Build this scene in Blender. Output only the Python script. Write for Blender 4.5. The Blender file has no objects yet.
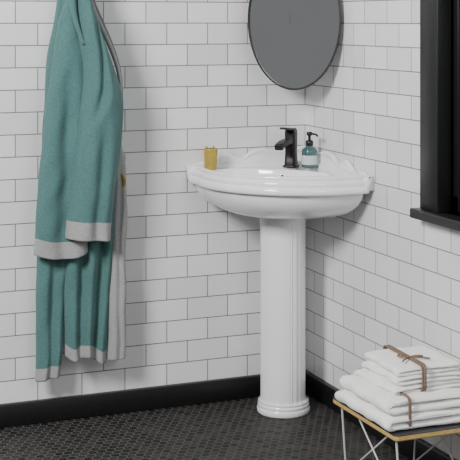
import bpy, bmesh, math, random
from mathutils import Vector, Matrix, noise
random.seed(3)
S=bpy.context.scene
COL=S.collection

# ---------------------------------------------------------------- helpers
def empty(name,loc=(0,0,0)):
    o=bpy.data.objects.new(name,None); o.location=loc; o.empty_display_size=.05; COL.objects.link(o); return o
def mesh(name,verts,faces,mat=None,parent=None,smooth=True,mats=None,fm=None):
    me=bpy.data.meshes.new(name); me.from_pydata([tuple(v) for v in verts],[],faces); me.update()
    bm=bmesh.new(); bm.from_mesh(me); bmesh.ops.recalc_face_normals(bm,faces=bm.faces); bm.to_mesh(me); bm.free()
    o=bpy.data.objects.new(name,me); COL.objects.link(o)
    if mats:
        for m in mats: me.materials.append(m)
        if fm:
            for p,i in zip(me.polygons,fm): p.material_index=i
    elif mat: me.materials.append(mat)
    for p in me.polygons: p.use_smooth=smooth
    if parent: o.parent=parent
    return o
def box(name,lo,hi,mat,parent=None,bev=0.0,seg=2):
    x0,y0,z0=lo;x1,y1,z1=hi
    v=[(x0,y0,z0),(x1,y0,z0),(x1,y1,z0),(x0,y1,z0),(x0,y0,z1),(x1,y0,z1),(x1,y1,z1),(x0,y1,z1)]
    f=[(0,3,2,1),(4,5,6,7),(0,1,5,4),(1,2,6,5),(2,3,7,6),(3,0,4,7)]
    o=mesh(name,v,f,mat,parent,smooth=False)
    if bev:
        m=o.modifiers.new('b','BEVEL'); m.width=bev; m.segments=seg; m.limit_method='ANGLE'
        for p in o.data.polygons: p.use_smooth=True
    return o
def loft(name,rings,mat,parent=None,cap0=True,cap1=True,closed=True,smooth=True,mats=None,matf=None):
    n=len(rings[0]); v=[p for r in rings for p in r]; f=[];fm=[]
    for i in range(len(rings)-1):
        for j in range(n if closed else n-1):
            k=(j+1)%n
            f.append((i*n+j,i*n+k,(i+1)*n+k,(i+1)*n+j)); fm.append(matf(i,j) if matf else 0)
    if cap0: f.append(tuple(range(n))); fm.append(matf(0,0) if matf else 0)
    if cap1: f.append(tuple((len(rings)-1)*n+j for j in range(n))); fm.append(matf(len(rings)-2,0) if matf else 0)
    return mesh(name,v,f,mat,parent,smooth,mats,fm)
def lathe(name,prof,mat,parent=None,c=(0,0,0),n=48,cap0=True,cap1=True,rot=None,smooth=True):
    rings=[]
    for r,z in prof:
        rg=[]
        for j in range(n):
            a=2*math.pi*j/n; p=Vector((r*math.cos(a),r*math.sin(a),z))
            if rot: p=rot@p
            rg.append(p+Vector(c))
        rings.append(rg)
    return loft(name,rings,mat,parent,cap0,cap1,smooth=smooth)
def tube(name,pts,r,mat,parent=None,cyclic=False,res=4,bez=False):
    cu=bpy.data.curves.new(name+'_c','CURVE'); cu.dimensions='3D'; cu.bevel_depth=r; cu.bevel_resolution=res; cu.use_fill_caps=True
    sp=cu.splines.new('NURBS' if bez else 'POLY'); sp.points.add(len(pts)-1)
    for i,p in enumerate(pts): sp.points[i].co=(*p,1)
    if bez: sp.order_u=3; sp.use_endpoint_u=True
    sp.use_cyclic_u=cyclic
    t=bpy.data.objects.new(name+'_tmp',cu); COL.objects.link(t)
    dgp=bpy.context.evaluated_depsgraph_get()
    me=bpy.data.meshes.new_from_object(t.evaluated_get(dgp)); me.name=name
    bpy.data.objects.remove(t); bpy.data.curves.remove(cu)
    o=bpy.data.objects.new(name,me); COL.objects.link(o); me.materials.clear(); me.materials.append(mat)
    for p in me.polygons: p.use_smooth=True
    if parent: o.parent=parent
    return o
def interp(tab,x):
    if x<=tab[0][0]: return tab[0][1]
    for (a,b),(c,d) in zip(tab,tab[1:]):
        if x<=c:
            t=(x-a)/(c-a); return b+(d-b)*t
    return tab[-1][1]
def sm(a,b,x):
    t=max(0,min(1,(x-a)/(b-a))); return t*t*(3-2*t)

# ---------------------------------------------------------------- materials
def base(name):
    m=bpy.data.materials.new(name); m.use_nodes=True; nt=m.node_tree
    return m,nt,nt.nodes['Principled BSDF']
def mat(name,col,rough=.5,metal=0,bump=0,bscale=200,var=0,vscale=8,coat=0,trans=0,sheen=0,ior=1.5,detail=3):
    m,nt,b=base(name)
    b.inputs['Base Color'].default_value=(*col,1); b.inputs['Roughness'].default_value=rough
    b.inputs['Metallic'].default_value=metal; b.inputs['Coat Weight'].default_value=coat
    b.inputs['Transmission Weight'].default_value=trans; b.inputs['IOR'].default_value=ior
    b.inputs['Sheen Weight'].default_value=sheen
    tc=nt.nodes.new('ShaderNodeNewGeometry')
    if bump:
        n=nt.nodes.new('ShaderNodeTexNoise'); n.inputs['Scale'].default_value=bscale; n.inputs['Detail'].default_value=detail
        nt.links.new(tc.outputs['Position'],n.inputs['Vector'])
        bp=nt.nodes.new('ShaderNodeBump'); bp.inputs['Strength'].default_value=bump; bp.inputs['Distance'].default_value=.002
        nt.links.new(n.outputs['Fac'],bp.inputs['Height']); nt.links.new(bp.outputs['Normal'],b.inputs['Normal'])
    if var:
        n=nt.nodes.new('ShaderNodeTexNoise'); n.inputs['Scale'].default_value=vscale; n.inputs['Detail'].default_value=5
        nt.links.new(tc.outputs['Position'],n.inputs['Vector'])
        r=nt.nodes.new('ShaderNodeValToRGB')
        r.color_ramp.elements[0].position=.3; r.color_ramp.elements[1].position=.7
        r.color_ramp.elements[0].color=(*[c*(1-var) for c in col],1); r.color_ramp.elements[1].color=(*[min(1,c*(1+var)) for c in col],1)
        nt.links.new(n.outputs['Fac'],r.inputs['Fac']); nt.links.new(r.outputs['Color'],b.inputs['Base Color'])
    return m
def tilemat(name,axes,bw,rh,off,c1,c2,cm,mort,rough,ox=0,oz=0,bumpd=.0015,freq=2,msm=.15,wav=.25):
    m,nt,b=base(name); L=nt.links
    g=nt.nodes.new('ShaderNodeNewGeometry'); s=nt.nodes.new('ShaderNodeSeparateXYZ'); c=nt.nodes.new('ShaderNodeCombineXYZ')
    L.new(g.outputs['Position'],s.inputs[0])
    for i,(ax,o) in enumerate(zip(axes,(ox,oz))):
        a=nt.nodes.new('ShaderNodeMath'); a.operation='ADD'; a.inputs[1].default_value=o+20*(bw,rh)[i]*2
        L.new(s.outputs[ax],a.inputs[0]); L.new(a.outputs[0],c.inputs[i])
    br=nt.nodes.new('ShaderNodeTexBrick'); L.new(c.outputs[0],br.inputs['Vector'])
    br.offset=off; br.offset_frequency=freq; br.squash=1
    br.inputs['Scale'].default_value=1; br.inputs['Mortar Size'].default_value=mort; br.inputs['Mortar Smooth'].default_value=msm
    br.inputs['Brick Width'].default_value=bw; br.inputs['Row Height'].default_value=rh
    br.inputs['Color1'].default_value=(*c1,1); br.inputs['Color2'].default_value=(*c2,1); br.inputs['Mortar'].default_value=(*cm,1)
    L.new(br.outputs['Color'],b.inputs['Base Color'])
    mr=nt.nodes.new('ShaderNodeMapRange'); mr.inputs['To Min'].default_value=rough; mr.inputs['To Max'].default_value=.9
    L.new(br.outputs['Fac'],mr.inputs['Value']); L.new(mr.outputs[0],b.inputs['Roughness'])
    inv=nt.nodes.new('ShaderNodeMath'); inv.operation='SUBTRACT'; inv.inputs[0].default_value=1; L.new(br.outputs['Fac'],inv.inputs[1])
    n=nt.nodes.new('ShaderNodeTexNoise'); n.inputs['Scale'].default_value=14; n.inputs['Detail'].default_value=1; L.new(g.outputs['Position'],n.inputs['Vector'])
    ml=nt.nodes.new('ShaderNodeMath'); ml.operation='MULTIPLY_ADD'; ml.inputs[1].default_value=wav; L.new(n.outputs['Fac'],ml.inputs[0]); L.new(inv.outputs[0],ml.inputs[2])
    bp=nt.nodes.new('ShaderNodeBump'); bp.inputs['Strength'].default_value=.6; bp.inputs['Distance'].default_value=bumpd
    L.new(ml.outputs[0],bp.inputs['Height']); L.new(bp.outputs[0],b.inputs['Normal'])
    return m
def hexmat(name,pitch,c_lo,c_hi,cm,mortar):
    m,nt,b=base(name); L=nt.links
    def vm(op,a,bv=None):
        n=nt.nodes.new('ShaderNodeVectorMath'); n.operation=op
        L.new(a,n.inputs[0])
        if bv is not None:
            if isinstance(bv,tuple): n.inputs[1].default_value=bv
            else: L.new(bv,n.inputs[1])
        return n
    def mm(op,a,bv=None,c=None):
        n=nt.nodes.new('ShaderNodeMath'); n.operation=op
        for i,x in enumerate((a,bv,c)):
            if x is None: continue
            if isinstance(x,(int,float)): n.inputs[i].default_value=x
            else: L.new(x,n.inputs[i])
        return n.outputs[0]
    g=nt.nodes.new('ShaderNodeNewGeometry')
    p=vm('MULTIPLY',g.outputs['Position'],(1/pitch,1/pitch,0)).outputs[0]
    p=vm('ADD',p,(300,300*1.7320508,0)).outputs[0]
    def cell(pp):
        q=vm('MODULO',pp,(1,1.7320508,1)).outputs[0]
        return vm('SUBTRACT',q,(.5,.8660254,0)).outputs[0]
    a=cell(p); b2=cell(vm('ADD',p,(.5,.8660254,0)).outputs[0])
    la=vm('LENGTH',vm('MULTIPLY',a,(1,1,0)).outputs[0]).outputs['Value']; lb=vm('LENGTH',vm('MULTIPLY',b2,(1,1,0)).outputs[0]).outputs['Value']
    sel=mm('LESS_THAN',lb,la)
    mx=nt.nodes.new('ShaderNodeMix'); mx.data_type='VECTOR'
    L.new(sel,mx.inputs['Factor']); L.new(a,mx.inputs[4]); L.new(b2,mx.inputs[5]); gv=mx.outputs[1]
    idv=vm('SUBTRACT',p,gv).outputs[0]
    ab=vm('ABSOLUTE',gv).outputs[0]; sp=nt.nodes.new('ShaderNodeSeparateXYZ'); L.new(ab,sp.inputs[0])
    d=mm('MAXIMUM',sp.outputs[0],mm('ADD',mm('MULTIPLY',sp.outputs[0],.5),mm('MULTIPLY',sp.outputs[1],.8660254)))
    mr=nt.nodes.new('ShaderNodeMapRange'); mr.inputs['From Min'].default_value=.5-mortar-.02; mr.inputs['From Max'].default_value=.5-mortar+.02
    L.new(d,mr.inputs['Value']); fac=mr.outputs[0]
    wn=nt.nodes.new('ShaderNodeTexWhiteNoise'); wn.noise_dimensions='3D'
    rd=vm('MULTIPLY',idv,(2,2/1.7320508,0)).outputs[0]; rd=vm('ADD',rd,(.5,.5,.5)).outputs[0]; rd=vm('FLOOR',rd).outputs[0]; L.new(rd,wn.inputs['Vector'])
    ramp=nt.nodes.new('ShaderNodeValToRGB'); ramp.color_ramp.elements[0].color=(*c_lo,1); ramp.color_ramp.elements[1].color=(*c_hi,1); L.new(wn.outputs['Value'],ramp.inputs['Fac'])
    mc_=nt.nodes.new('ShaderNodeMix'); mc_.data_type='RGBA'; L.new(fac,mc_.inputs['Factor']); L.new(ramp.outputs[0],mc_.inputs[6]); mc_.inputs[7].default_value=(*cm,1)
    L.new(mc_.outputs[2],b.inputs['Base Color'])
    r2=nt.nodes.new('ShaderNodeMapRange'); r2.inputs['To Min'].default_value=.6; r2.inputs['To Max'].default_value=.95; L.new(fac,r2.inputs['Value']); L.new(r2.outputs[0],b.inputs['Roughness'])
    b.inputs['Specular IOR Level'].default_value=.3
    bp=nt.nodes.new('ShaderNodeBump'); bp.inputs['Strength'].default_value=.25; bp.inputs['Distance'].default_value=.0005; L.new(mm('SUBTRACT',1.0,fac),bp.inputs['Height']); L.new(bp.outputs[0],b.inputs['Normal'])
    return m
TW,TH=.1575,.0768
m_wl=tilemat('white_subway_tile_left',('X','Z'),TW,TH,.5,(.71,.71,.71),(.82,.82,.82),(.17,.167,.16),.0017,.17,oz=-.078)
m_wr=tilemat('white_subway_tile_right',('Y','Z'),TW,TH,.5,(.71,.71,.71),(.82,.82,.82),(.17,.167,.16),.0017,.17,oz=-.078)
m_floor=hexmat('black_hex_mosaic_floor',.030,(.007,.0068,.0066),(.032,.029,.028),(.095,.088,.083),.055)
m_black=mat('black_paint',(.007,.007,.008),.4,bump=.05,bscale=60)
m_cer=mat('white_ceramic',(.88,.88,.88),.08,coat=.5,var=.01)
m_bronze=mat('matte_black_metal',(.012,.011,.010),.35,.4,var=.1,vscale=40)
m_teal=mat('teal_terry_cloth',(.064,.158,.151),.95,bump=.8,bscale=420,var=.20,vscale=210,sheen=.15)
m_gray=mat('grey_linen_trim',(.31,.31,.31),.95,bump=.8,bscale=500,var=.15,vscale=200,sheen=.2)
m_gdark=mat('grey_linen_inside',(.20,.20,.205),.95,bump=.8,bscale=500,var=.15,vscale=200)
m_gold=mat('mustard_cup_glaze',(.50,.35,.07),.38,.35,var=.1,vscale=60)
m_olive=mat('mustard_belt_cloth',(.30,.23,.07),.9,bump=.6,bscale=400,var=.1)
m_towel=mat('white_towel_cloth',(.91,.90,.88),.95,bump=.9,bscale=380,var=.04,vscale=120,sheen=.3)
m_twine=mat('brown_twine',(.20,.13,.09),.9,bump=.8,bscale=700,var=.3,vscale=300)
m_ply=mat('plywood_edge',(.52,.35,.12),.5,var=.15,vscale=90)
m_lam=mat('black_laminate',(.02,.02,.022),.35,bump=.05)
m_wire=mat('white_steel_wire',(.75,.75,.75),.3,.3,var=.02)
m_mirror=mat('mirror_silver',(.70,.71,.72),.03,1,var=.01)
m_drain=mat('chrome_drain',(.6,.6,.6),.2,1,var=.02)
m_hole=mat('overflow_dark',(.02,.02,.02),.6,var=.02)
m_glassb=mat('smoky_teal_bottle',(.05,.11,.11),.12,coat=.4,var=.1,vscale=30)
m_label=mat('paper_label',(.50,.56,.55),.7,var=.04)
m_pane=mat('window_glass',(.07,.08,.075),.08,coat=.5,var=.05)

# ---------------------------------------------------------------- room
XL,YF,ZC=-3.6,-5.6,2.7
box('floor',(XL,YF,-.05),(.1,.1,0),m_floor)
box('wall_left',(XL,0,0),(.1,.1,ZC),m_wl)
WY0,WY1,WZ0,WZ1=-2.0,-.925,.81,2.15
r=empty('wall_right')
box('wall_part_a',(0,WY1,0),(.14,0,ZC),m_wr,r)
box('wall_part_b',(0,YF,0),(.14,WY0,ZC),m_wr,r)
box('wall_part_c',(0,WY0,0),(.14,WY1,WZ0),m_wr,r)
box('wall_part_d',(0,WY0,WZ1),(.14,WY1,ZC),m_wr,r)
box('baseboard_left',(XL,-.016,0),(0,0,.078),m_black,bev=.003)
box('baseboard_right',(-.016,YF,0),(0,-.016,.078),m_black,bev=.003)
w=empty('window_1')
box('casing_side_a',(-.03,WY1-.07,WZ0),(.02,WY1+.035,WZ1),m_black,w,.003)
box('casing_side_b',(-.03,WY0-.035,WZ0),(.02,WY0+.07,WZ1),m_black,w,.003)
box('casing_top',(-.03,WY0-.035,WZ1-.07),(.02,WY1+.035,WZ1+.035),m_black,w,.003)
box('sill',(-.055,WY0-.06,WZ0-.03),(.12,WY1+.055,WZ0),m_black,w,.004)
box('sash_a',(.03,WY1-.09,WZ0),(.08,WY1,WZ1),m_black,w,.003)
box('sash_b',(.03,WY0,WZ0),(.08,WY0+.09,WZ1),m_black,w,.003)
box('sash_bottom',(.03,WY0,WZ0),(.08,WY1,WZ0+.05),m_black,w,.003)
box('sash_mid',(.035,WY0,1.45),(.075,WY1,1.49),m_black,w,.003)
box('pane',(.05,WY0+.01,WZ0+.01),(.056,WY1-.01,WZ1-.01),m_pane,w)

# ---------------------------------------------------------------- pedestal sink
sink=empty('pedestal_sink')
AX,AY=.482,.548
ZB=.010
poly=[(-.004,-.004),(-.25,-.004),(-AX+.01,-.004),(-AX-.002,-.04),(-AX,-.08)]
p1=Vector((-AX,-.12)); p3=Vector((-.125,-AY)); pm=Vector((-.398,-.412))
def circ(a,b,c):
    d=2*(a.x*(b.y-c.y)+b.x*(c.y-a.y)+c.x*(a.y-b.y))
    ux_=((a.length_squared)*(b.y-c.y)+(b.length_squared)*(c.y-a.y)+(c.length_squared)*(a.y-b.y))/d
    uy_=((a.length_squared)*(c.x-b.x)+(b.length_squared)*(a.x-c.x)+(c.length_squared)*(b.x-a.x))/d
    return Vector((ux_,uy_))
cc=circ(p1,pm,p3); Rr=(p1-cc).length
a1=math.atan2(p1.y-cc.y,p1.x-cc.x)%(2*math.pi); a3=math.atan2(p3.y-cc.y,p3.x-cc.x)%(2*math.pi)
for i in range(21):
    a=a1+(a3-a1)*i/20; poly.append((cc.x+Rr*math.cos(a),cc.y+Rr*math.sin(a)))
poly+=[(-.085,-AY),(-.04,-AY-.002),(-.004,-AY+.01),(-.004,-.25)]
for _ in range(3):
    q=[]
    for a,b in zip(poly,poly[1:]+poly[:1]):
        a=Vector(a);b=Vector(b); q+= [a*.78+b*.22,a*.22+b*.78]
    poly=q
poly=[Vector(p) for p in poly]
CO=Vector((-.23,-.235)); NA=300
def ray(al):
    d=Vector((math.cos(al),math.sin(al))); best=None
    for a,b in zip(poly,poly[1:]+poly[:1]):
        e=b-a; den=d.x*e.y-d.y*e.x
        if abs(den)<1e-12: continue
        w_=a-CO; t=(w_.x*e.y-w_.y*e.x)/den; u=(w_.x*d.y-w_.y*d.x)/den
        if t>0 and -1e-6<=u<=1+1e-6: best=t if best is None else max(best,t)
    return CO+d*(best or .3)
AL=[2*math.pi*j/NA for j in range(NA)]
OUT=[ray(a) for a in AL]
PC=Vector((-.178,-.195))
PED=[PC+Vector((math.cos(a),math.sin(a)))*.088 for a in AL]
BC=Vector((-.258,-.268)); dg=Vector((.7071,.7071)); pg=Vector((-.7071,.7071))
BOWL=[]
for a in AL:
    d=Vector((math.cos(a),math.sin(a))); x=d.dot(dg); y=d.dot(pg)
    ax,ay=(.115,.215)
    rr=1/((abs(x)/ax)**2.3+(abs(y)/ay)**2.3)**(1/2.3)
    BOWL.append(BC+d*rr)
rings=[]
for u,z in [(1,.690),(.85,.692),(.7,.697),(.55,.704),(.42,.714),(.31,.726),(.225,.741),(.165,.756),(.128,.770),(.108,.782),(.098,.791),(.094,.796),
            (.090,.7985),(.050,.799),(.020,.800),(.006,.8025),(0,.808),(0,.812),(.004,.818),(.012,.8215),(.024,.8225),(.040,.8225),(.052,.8215),
            (.055,.823),(.050,.827),(.044,.829),(.043,.835),(.046,.8395),(.054,.8425),(.066,.8435),(.084,.8435),(.094,.8425),
            (.098,.844),(.093,.848),(.088,.850),(.087,.855),(.091,.8595),(.099,.862),(.112,.862)]:
    rings.append([(*(o*(1-u)+p*u),z+ZB) for o,p in zip(OUT,PED)])
top=[Vector(p[:2]) for p in rings[-1]]
for v,z in [(.08,.862),(.13,.860),(.155,.855),(.160,.848),(.18,.845),(.25,.8445),(.5,.8455),(.85,.8475),(.95,.8495),(.99,.849),(1.0,.846)]:
    rings.append([(*(o*(1-v)+p*v),z+ZB) for o,p in zip(top,BOWL)])
for s_,z in [(.975,.838),(.95,.82),(.9,.79),(.8,.762),(.62,.742),(.4,.733),(.15,.730),(.04,.729)]:
    rings.append([(*(BC+(p-BC)*s_),z+ZB) for p in BOWL])
loft('basin',rings,m_cer,sink,cap0=True,cap1=True)
def hh(s,Lw):
    t=s/Lw
    h=.046+.012*math.exp(-((t-.0)/.10)**2)
    h+=.010*math.exp(-((t-.38)/.075)**2)
    h-=.021*sm(.46,.55,t)
    h+=.015*math.exp(-((t-.66)/.05)**2)
    h-=.020*sm(.70,.79,t)
    h+=.009*math.exp(-((t-.88)/.04)**2)
    h-=.006*sm(.92,1,t)
    return max(.003,h)
for wall in ('left','right'):
    Lw=AX-.004 if wall=='left' else AY-.004
    rg=[]
    for i in range(150):
        s=.004+(Lw-.004)*i/149; h_=hh(s,Lw); Z0=.855+ZB
        prof=[(.002,.82),(.002,Z0+h_-.003),(.004,Z0+h_),(.010,Z0+h_+.002),(.016,Z0+h_),(.020,Z0+h_-.004),(.021,Z0+h_-.009),(.017,Z0+h_-.013),(.019,Z0+h_*.4),(.023,Z0+.003),(.028,Z0-.003),(.030,Z0-.009),(.030,.82)]
        rg.append([((-s,-a,z) if wall=='left' else (-a,-s,z)) for a,z in prof])
    loft('backsplash_'+wall,rg,m_cer,sink)
prings=[]
for z,k in [(0,.0075),(.004,.0105),(.016,.0105),(.020,.008),(.022,.0055),(.024,.007),(.030,.0078),(.034,.0055),(.036,.0030),(.038,.0048),(.043,.0048),(.047,.002),(.05,.0005),(.06,0),(.3,0),(.6,0),(.66,.001),(.69,.004),(.706,.010)]:
    rg=[]
    for j in range(360):
        a=2*math.pi*j/360; dl=abs((math.degrees(a)-225+180)%360-180)
        r_=.0885; f=1 if z>.045 else .2
        r_-=.0035*sm(40,42.5,dl)*f
        r_-=.0035*sm(54,56.5,dl)*f
        r_-=.003*sm(70,72.5,dl)*f
        r_-=.0018*math.exp(-((dl-38)/1.2)**2)*f
        rg.append((PC.x+(r_+k*.8)*math.cos(a),PC.y+(r_+k*.8)*math.sin(a),z))
    prings.append(rg)
loft('pedestal',prings,m_cer,sink)
lathe('drain',[(.022,.7305),(.022,.734),(.012,.735),(.002,.7345)],m_drain,sink,c=(BC.x,BC.y,ZB),n=32)
ovn=Vector((-.7071,-.7071,.35)).normalized()
rot=Vector((0,0,1)).rotation_difference(ovn).to_matrix()
ovp=Vector((*(BC+dg*.1085),.834))
lathe('overflow_ring',[(.011,-.002),(.011,.002),(.0075,.0028),(.007,.001)],m_drain,sink,c=ovp,n=24,rot=rot)
lathe('overflow_hole',[(.0072,.0005),(.0072,.0015),(.001,.0016)],m_hole,sink,c=ovp,n=24,rot=rot)

# ---------------------------------------------------------------- faucet
fa=empty('faucet')
FC=Vector((-.113,-.119))
def sq(cx,cy,hw,hd,z,n=40,p=6):
    out=[]
    for j in range(n):
        a=2*math.pi*j/n; c_,s_=math.cos(a),math.sin(a); k=1/((abs(c_)**p+abs(s_)**p)**(1/p))
        q=dg*(c_*k*hd)+pg*(s_*k*hw); out.append((cx+q.x,cy+q.y,z+ZB))
    return out
loft('body',[sq(FC.x,FC.y,.026,.026,.848),sq(FC.x,FC.y,.026,.026,.855),sq(FC.x,FC.y,.021,.022,.858),sq(FC.x,FC.y,.0185,.020,.90),sq(FC.x,FC.y,.0195,.022,.975),sq(FC.x,FC.y,.0185,.021,.980)],m_bronze,fa)
def prism(name,path,hw,th,mt,par,o=FC):
    rg=[]
    for i,(f_,z) in enumerate(path):
        a=Vector(path[max(0,i-1)]);b=Vector(path[min(len(path)-1,i+1)]); t=(b-a).normalized(); nn=Vector((-t.y,t.x))
        r4=[]
        for sx,sz in ((-1,-1),(-.8,-1),(.8,-1),(1,-1),(1,-.6),(1,.6),(1,1),(.8,1),(-.8,1),(-1,1),(-1,.6),(-1,-.6)):
            ff=f_+nn.x*th*sz*.5; zz=z+nn.y*th*sz*.5
            q=o-dg*ff+pg*(hw*sx); r4.append((q.x,q.y,zz+ZB))
        rg.append(r4)
    ob=loft(name,rg,mt,par,smooth=False); m=ob.modifiers.new('b','BEVEL'); m.width=.0015; m.segments=2; m.limit_method='ANGLE'; return ob
prism('spout',[(0,.945),(.05,.946),(.09,.942),(.115,.936),(.13,.929)],.015,.018,m_bronze,fa)
prism('lever',[(-.022,.986),(.02,.988),(.055,.993),(.085,.996)],.013,.008,m_bronze,fa)
prism('lever_hub',[(-.018,.981),(.018,.982)],.017,.010,m_bronze,fa)

# ---------------------------------------------------------------- soap dispenser
so=empty('soap_dispenser')
bc=(-.063,-.169,.8505+ZB)
lathe('bottle',[(.026,0),(.028,.003),(.028,.058),(.026,.066),(.016,.074),(.012,.077),(.012,.084)],m_glassb,so,c=bc)
lathe('label',[(.0284,.012),(.0287,.013),(.0287,.044),(.0284,.045)],m_label,so,c=bc,cap0=False,cap1=False)
lathe('collar',[(.0135,.080),(.0135,.096),(.009,.099),(.005,.100),(.005,.118),(.004,.118)],m_black,so,c=bc)
lathe('pump_head',[(.009,.116),(.0105,.118),(.0105,.127),(.008,.129)],m_black,so,c=bc,n=24)
tube('nozzle',[(bc[0],bc[1],bc[2]+.123),(bc[0]+.010,bc[1]-.034,bc[2]+.122),(bc[0]+.012,bc[1]-.042,bc[2]+.116)],.0038,m_black,so)

# ---------------------------------------------------------------- toothbrush cup
cu=empty('toothbrush_cup')
cc3=(-.413,-.080,.848+ZB)
lathe('cup',[(.0195,0),(.022,.002),(.0235,.04),(.0258,.074),(.0258,.076),(.0238,.076),(.0215,.04),(.019,.006)],m_gold,cu,c=cc3)
m_b1=mat('white_plastic',(.75,.75,.7),.4,var=.02); m_b2=mat('green_plastic',(.12,.2,.1),.4,var=.02)
for k,(dx,dy,mt) in enumerate([(-.016,.004,m_b2),(.012,-.006,m_b2)]):
    a=Vector(cc3)+Vector((-dx*.6,-dy,.006)); b=Vector(cc3)+Vector((dx,dy,.088))
    tube('toothbrush_handle_%d'%k,[a,b],.0028,mt,cu)
    box('toothbrush_bristles_%d'%k,(b.x-.003,b.y-.008,b.z-.004),(b.x+.003,b.y+.003,b.z+.010),m_b1,cu,.001)

# ---------------------------------------------------------------- mirror
mi=empty('oval_mirror')
ea=Vector((-.256,-.060,0)); eb=Vector((-.013,-.328,0))
mc=(ea+eb)/2; mc.z=1.396; hw=(eb-ea).length/2-.001; ux=(eb-ea).normalized(); uz=Vector((0,0,1)); nx=ux.cross(uz)
if nx.x>0: nx=-nx
nx=Vector((nx.x,nx.y,0)).normalized(); hz=.252
def ell(k,off,add=0,n=96): return [mc+ux*((hw+add)*k*math.cos(2*math.pi*j/n))+uz*((hz+add)*k*math.sin(2*math.pi*j/n))+nx*off for j in range(n)]
loft('glass',[ell(1,.002,-.006),ell(1,.008,-.006),ell(1,.0083,-.009)],m_mirror,mi,smooth=False)
loft('frame',[ell(1,0,-.008),ell(1,0,0),ell(1,.012,0),ell(1,.013,-.001),ell(1,.013,-.004),ell(1,.0085,-.0055),ell(1,.004,-.008)],m_black,mi,cap1=False,smooth=False)
box('corner_bracket',(-.150,-.19,1.38),(-.001,-.001,1.42),m_black,mi)

# ---------------------------------------------------------------- bathrobe
robe=empty('bathrobe')
def RW(u,v,y):
    return Vector((-(.9080+(80-u)*.00355),y,1.395-(v-20)*.00344))
def panel(name,Lf,Rt,v0,v1,yb,depth,creases,mats,matf,nv=190,nu=90,hem=None,par=robe,seed=0,wob=1.0,flat=2.6):
    rg=[]
    for i in range(nv+1):
        fv=i/nv; ring=[]
        for j in range(nu*2):
            front=j<nu; t=(j/(nu-1)) if front else 1-((j-nu)/(nu-1))
            vb=v1 if hem is None else hem(t)
            v=v0+(vb-v0)*fv
            u=interp(Lf,v)*(1-t)+interp(Rt,v)*t
            u+=1.2*noise.noise((v*.025,seed,t))
            k=max(0,1-abs(2*t-1)**flat)**.5
            fo=0
            for (ta,tb_,va,vb_,wd_,dp) in creases:
                f=(v-va)/(vb_-va)
                if f<-.1 or f>1.1: continue
                tc_=ta+(tb_-ta)*f+.05*noise.noise((v*.02,seed,ta*9))
                en=sm(-.1,.35,f)*(1-sm(.75,1.1,f)) if vb_<v1-5 else sm(-.1,.35,f)
                d_=(t-tc_)/wd_
                fo+=dp*en*(math.exp(-d_*d_)-.4*math.exp(-((d_-1.7)/1.1)**2)-.25*math.exp(-((d_+1.9)/1.2)**2))
            wr=wob*(.012*noise.noise((t*1.3+seed,v*.018,4.2))+.005*noise.noise((t*2.5+seed,v*.04+t*2,9.2)))
            edge=sm(0,.10,min(t,1-t))
            if front: y=yb-depth*k*.9+(fo+wr)*edge-.002
            else: y=yb+depth*.25*k+fo*.2*edge+.002
            y=min(y,-.019)
            ring.append(RW(u,v,y))
        rg.append(ring)
    return loft(name,rg,None,par,mats=mats,matf=matf)
MM=[m_teal,m_gray]
def ct(tab):
    out=[]; vs=[a for a,b in tab]
    for i in range(len(tab)-1):
        p0=tab[max(0,i-1)][1];p1=tab[i][1];p2=tab[i+1][1];p3=tab[min(len(tab)-1,i+2)][1]
        for k in range(8):
            t=k/8; out.append((vs[i]+(vs[i+1]-vs[i])*t,.5*((2*p1)+(-p0+p2)*t+(2*p0-5*p1+4*p2-p3)*t*t+(-p0+3*p1-3*p2+p3)*t**3)))
    out.append(tab[-1]); return out
panel('body_back',ct([(-28,72),(0,62),(60,52),(120,48),(250,42),(376,41)]),ct([(-28,84),(0,82),(60,86),(250,76),(320,70),(376,65)]),-28,376,-.065,.035,
      [(.45,.55,120,380,.14,.016)],MM,lambda i,j:1 if i>=184 else 0,hem=lambda t:378-4*t,seed=1)
panel('body_front',ct([(-28,74),(0,66),(60,64),(200,66),(362,68)]),ct([(-28,90),(0,94),(40,106),(90,119),(150,119),(220,118),(358,109)]),-28,360,-.090,.035,
      [(.33,.36,160,370,.09,.022),(.72,.70,120,370,.09,.022)],MM,lambda i,j:1 if i>=184 else 0,hem=lambda t:354+8*t+3*math.sin(t*9),seed=3)
panel('front_facing',ct([(140,112),(200,113),(280,111),(361,109)]),ct([(140,123),(170,129),(250,129),(361,128)]),140,361,-.090,.035,
      [(.5,.6,150,370,.15,.006)],[m_gray],None,nu=24,seed=8,wob=.4)
panel('sleeve_left',ct([(-10,70),(20,60),(60,54),(120,46),(180,40),(254,36)]),ct([(-10,80),(20,84),(60,90),(120,90),(180,90),(254,88)]),-10,254,-.115,.040,
      [(.42,.55,60,270,.14,.014)],MM,lambda i,j:1 if i>=178 else 0,hem=lambda t:250+5*math.sin(t*3.1),seed=11,flat=2.2)
panel('sleeve_right',ct([(-5,74),(30,76),(80,81),(130,76),(180,70),(240,64)]),ct([(-5,88),(30,98),(60,109),(95,120),(130,120),(180,114),(240,108)]),-5,240,-.145,.070,
      [(.80,.30,5,120,.10,.016),(.50,.66,110,260,.12,.016)],MM,lambda i,j:1 if i>=176 else 0,hem=lambda t:234+4*t,seed=17,flat=2.0)
def strip(name,cl,w0,w1,y,thk,mt):
    rg=[]
    pts=[Vector(c) for c in cl]
    for i,pp in enumerate(pts):
        a=pts[max(0,i-1)];b=pts[min(len(pts)-1,i+1)];t=(b-a).normalized();nn=Vector((-t.y,t.x)); f=i/(len(pts)-1); w_=w0+(w1-w0)*f
        r_=[]
        for k in range(12):
            an=2*math.pi*k/12; q=pp+nn*(w_*.5*math.cos(an)); r_.append(RW(q.x,q.y,y(f)-thk*math.sin(an)))
        rg.append(r_)
    return loft(name,rg,mt,robe)
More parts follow.
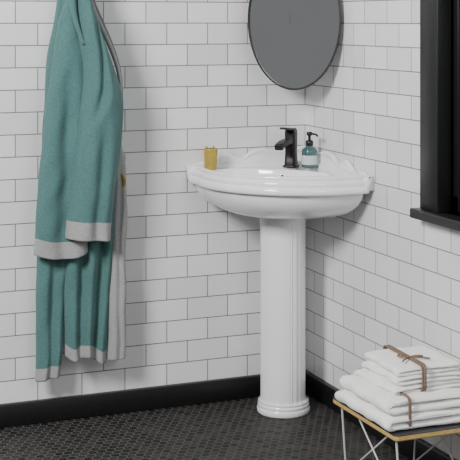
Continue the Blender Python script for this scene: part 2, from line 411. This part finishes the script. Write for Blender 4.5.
def fine(cl,n=6):
    o=[]
    for i in range(len(cl)-1):
        p0=Vector(cl[max(0,i-1)]);p1_=Vector(cl[i]);p2=Vector(cl[i+1]);p3_=Vector(cl[min(len(cl)-1,i+2)])
        for k in range(n):
            t=k/n; o.append(tuple(.5*((2*p1_)+(-p0+p2)*t+(2*p0-5*p1_+4*p2-p3_)*t*t+(-p0+3*p1_-3*p2+p3_)*t**3)))
    o.append(cl[-1]); return o
strip('collar_lapel',fine([(82,-30),(85,-12),(89,4),(98,24),(109,48),(117,72),(119,98)]),7,3,lambda f:-.150+.005*f,.012,m_gray)
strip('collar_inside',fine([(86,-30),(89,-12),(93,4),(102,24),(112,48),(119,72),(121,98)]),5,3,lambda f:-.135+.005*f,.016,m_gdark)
strip('collar_fold',fine([(74,-30),(71,-14),(70,4),(73,22),(80,44)]),10,3,lambda f:-.165-.01*f,.014,m_teal)
tube('hanger_loop',[RW(78,-26,-.10),RW(76,-34,-.065),RW(80,-40,-.05),RW(84,-34,-.065),RW(82,-26,-.10)],.003,m_gray,robe,bez=True)
tube('belt_loop',[RW(118,170,-.10),RW(124,176,-.122),RW(125,186,-.122),RW(122,196,-.10)],.007,m_olive,robe,bez=True)
hk=empty('wall_hook')
p=RW(80,-40,0)
lathe('plate',[(.022,0),(.022,.006),(.018,.008)],m_black,hk,c=(p.x,-.0005,p.z),rot=Matrix.Rotation(math.radians(90),3,'X'),n=32)
tube('peg',[(p.x,-.005,p.z-.006),(p.x,-.045,p.z-.008),(p.x,-.065,p.z-.004),(p.x,-.07,p.z+.015)],.006,m_black,hk,bez=True)

# ---------------------------------------------------------------- low side table
tb=empty('side_table')
tx0,tx1,ty0,ty1,tz=-.325,-.022,-1.260,-.870,.25
def rrect(x0,x1,y0,y1,r,z,n=8):
    o=[]
    for cx,cy,a0 in ((x1-r,y1-r,0),(x0+r,y1-r,90),(x0+r,y0+r,180),(x1-r,y0+r,270)):
        for k in range(n+1):
            a=math.radians(a0+90*k/n); o.append((cx+r*math.cos(a),cy+r*math.sin(a),z))
    return o
loft('top_ply',[rrect(tx0+.004,tx1-.004,ty0+.004,ty1-.004,.012,tz-.016),rrect(tx0,tx1,ty0,ty1,.014,tz-.012),rrect(tx0,tx1,ty0,ty1,.014,tz-.001)],m_ply,tb,smooth=False)
loft('top_laminate',[rrect(tx0,tx1,ty0,ty1,.014,tz-.001),rrect(tx0,tx1,ty0,ty1,.014,tz+.0005),rrect(tx0+.001,tx1-.001,ty0+.001,ty1-.001,.014,tz+.001)],m_lam,tb,smooth=False)
zt=tz-.019; rw=.0032
for k,y in enumerate((ty0+.03,ty1-.03)):
    tube('u_leg_%d'%k,[(tx0+.02,y,zt),(tx0+.035,y,.02),(tx0+.04,y,rw),(tx1-.04,y,rw),(tx1-.035,y,.02),(tx1-.02,y,zt),(tx0+.02,y,zt)],rw,m_wire,tb)
for k,x in enumerate((tx0+.035,tx1-.035)):
    tube('brace_a_%d'%k,[(x,ty0+.03,.03),(x,ty1-.09,zt)],rw*.8,m_wire,tb)
    tube('brace_b_%d'%k,[(x+.006,ty1-.03,.03),(x+.006,ty0+.09,zt)],rw*.8,m_wire,tb)
    tube('rail_%d'%k,[(x-.01,ty0+.02,zt),(x-.01,ty1-.02,zt)],rw,m_wire,tb)

# ---------------------------------------------------------------- folded towels
def towel(name,x0,x1,y0,y1,z0,z1,layers,par,seed,flip=False,rot=0):
    p=(z1-z0)/layers; ht=p*.46; path=[]; r_=p/2
    xa=x0+r_+ht*.2; xb=x1-r_-ht*.2
    for i in range(layers):
        z=z0+p*(i+.5); fw=(i%2==0)^flip
        a,b=(xb,xa) if fw else (xa,xb)
        for k in range(21): path.append((a+(b-a)*k/20,z))
        if i<layers-1:
            sgn=-1 if fw else 1
            for k in range(1,10):
                th=math.pi*k/10; path.append((b+sgn*math.sin(th)*r_*.9,z+p/2-math.cos(th)*p/2))
    n=len(path); nb=34; rings=[]
    for m_ in range(nb+1):
        fy=m_/nb; e=min(fy,1-fy)*nb
        kk=.45 if e<.5 else (.75 if e<1.5 else (.93 if e<2.5 else 1))
        up=[];dn=[]
        for i,(x,z) in enumerate(path):
            a=Vector(path[max(0,i-1)]);b=Vector(path[min(n-1,i+1)]);t=(b-a).normalized();nn=Vector((-t.y,t.x))
            sx=.010*noise.noise((z*30+seed,fy*4,1.1)); sy=.012*noise.noise((z*55+seed,x*9,5.5))
            w_=.0040*noise.noise((x*22+seed,fy*6,z*12))+.0014*noise.noise((x*70+seed,fy*22,z*12))
            sag=-.007*abs(2*((x-x0)/(x1-x0))-1)**3*((z-z0)/(z1-z0))-.004*abs(2*fy-1)**5
            y=y0+(y1-y0)*fy+sy
            up.append((x+nn.x*ht*kk+sx,y,z+nn.y*ht*kk+w_+sag)); dn.append((x-nn.x*ht*kk+sx,y,z-nn.y*ht*kk+w_*.6+sag))
        rings.append(up+dn[::-1])
    o=loft(name,rings,m_towel,par)
    c=Vector(((x0+x1)/2,(y0+y1)/2,0)); R=Matrix.Rotation(math.radians(rot),4,'Z')
    o.data.transform(Matrix.Translation(c)@R@Matrix.Translation(-c))
    return o
def twine(name,x,y0,y1,z0,z1,par,skew=.0):
    for k in range(3):
        pts=[]; o=k*.0045-.0045; r_=.014
        for cy,cz,a0 in ((y1-r_,z1-r_,0),(y0+r_,z1-r_,90),(y0+r_,z0+r_,180),(y1-r_,z0+r_,270)):
            for q in range(6):
                a=math.radians(a0+90*q/5); yy=cy+(r_+.003)*math.cos(a); zz=cz+(r_+.003)*math.sin(a)
                pts.append((x+o+skew*(yy-y0)/(y1-y0)+.003*math.sin(yy*60+k),yy,zz))
        tube(name+'_%d'%k,pts,.0026,m_twine,par,cyclic=True)
tk=empty('folded_towel_stack')
zb=tz+.004
towel('towel_1',-.332,-.035,-1.228,-.912,zb,zb+.044,2,tk,1,rot=1)
towel('towel_2',-.322,-.04,-1.218,-.922,zb+.042,zb+.086,2,tk,7,rot=-1)
towel('towel_3',-.290,-.04,-1.185,-.945,zb+.085,zb+.109,2,tk,13,rot=2)
towel('towel_4',-.266,-.045,-1.175,-.95,zb+.108,zb+.132,2,tk,19,rot=0)
towel('towel_5',-.258,-.05,-1.17,-.955,zb+.131,zb+.156,2,tk,27,rot=-2)
twine('twine_low',-.262,-1.227,-.912,zb+.002,zb+.086,tk,.01)
twine('twine_high',-.190,-1.187,-.943,zb+.087,zb+.157,tk,.01)
for nm,(x,y,z) in {'bow_high':(-.185,-1.10,zb+.161)}.items():
    for sg in (-1,1):
        tube(nm+'_loop%d'%sg,[(x,y,z),(x+.015*sg,y-.02*sg,z+.008),(x+.035*sg,y-.018*sg,z+.004),(x+.03*sg,y+.004,z+.003),(x,y,z+.002)],.0026,m_twine,tk,bez=True)
        tube(nm+'_end%d'%sg,[(x,y,z),(x+.02*sg,y-.01,z+.004),(x+.045*sg,y-.035,z+.001)],.0026,m_twine,tk,bez=True)

# ---------------------------------------------------------------- light
def area(name,loc,tgt,size,power,col=(1,1,1),sy=None):
    l=bpy.data.lights.new(name,'AREA'); l.energy=power; l.size=size; l.color=col
    if sy: l.shape='RECTANGLE'; l.size_y=sy
    o=bpy.data.objects.new(name,l); COL.objects.link(o); o.location=loc
    o.rotation_euler=(Vector(tgt)-Vector(loc)).to_track_quat('-Z','Y').to_euler(); return o
area('softbox_key',(-3.0,-2.2,2.5),(-.3,-.6,.5),.8,152,(1,.995,.985))
area('softbox_fill',(-.4,-4.2,2.3),(-.5,0,.7),1.4,36,(.97,.98,1))
wd=bpy.data.worlds.new('world'); S.world=wd; wd.use_nodes=True
wd.node_tree.nodes['Background'].inputs['Color'].default_value=(.77,.79,.8,1); wd.node_tree.nodes['Background'].inputs['Strength'].default_value=.29

# ---------------------------------------------------------------- camera
cd=bpy.data.cameras.new('camera'); cam=bpy.data.objects.new('camera',cd); COL.objects.link(cam)
cd.sensor_width=36; cd.lens=36*1260/460; cd.shift_y=-210/460
cam.location=(-2.042,-4.298,1.395); cam.rotation_euler=(math.radians(90),0,math.radians(-22))
S.camera=cam
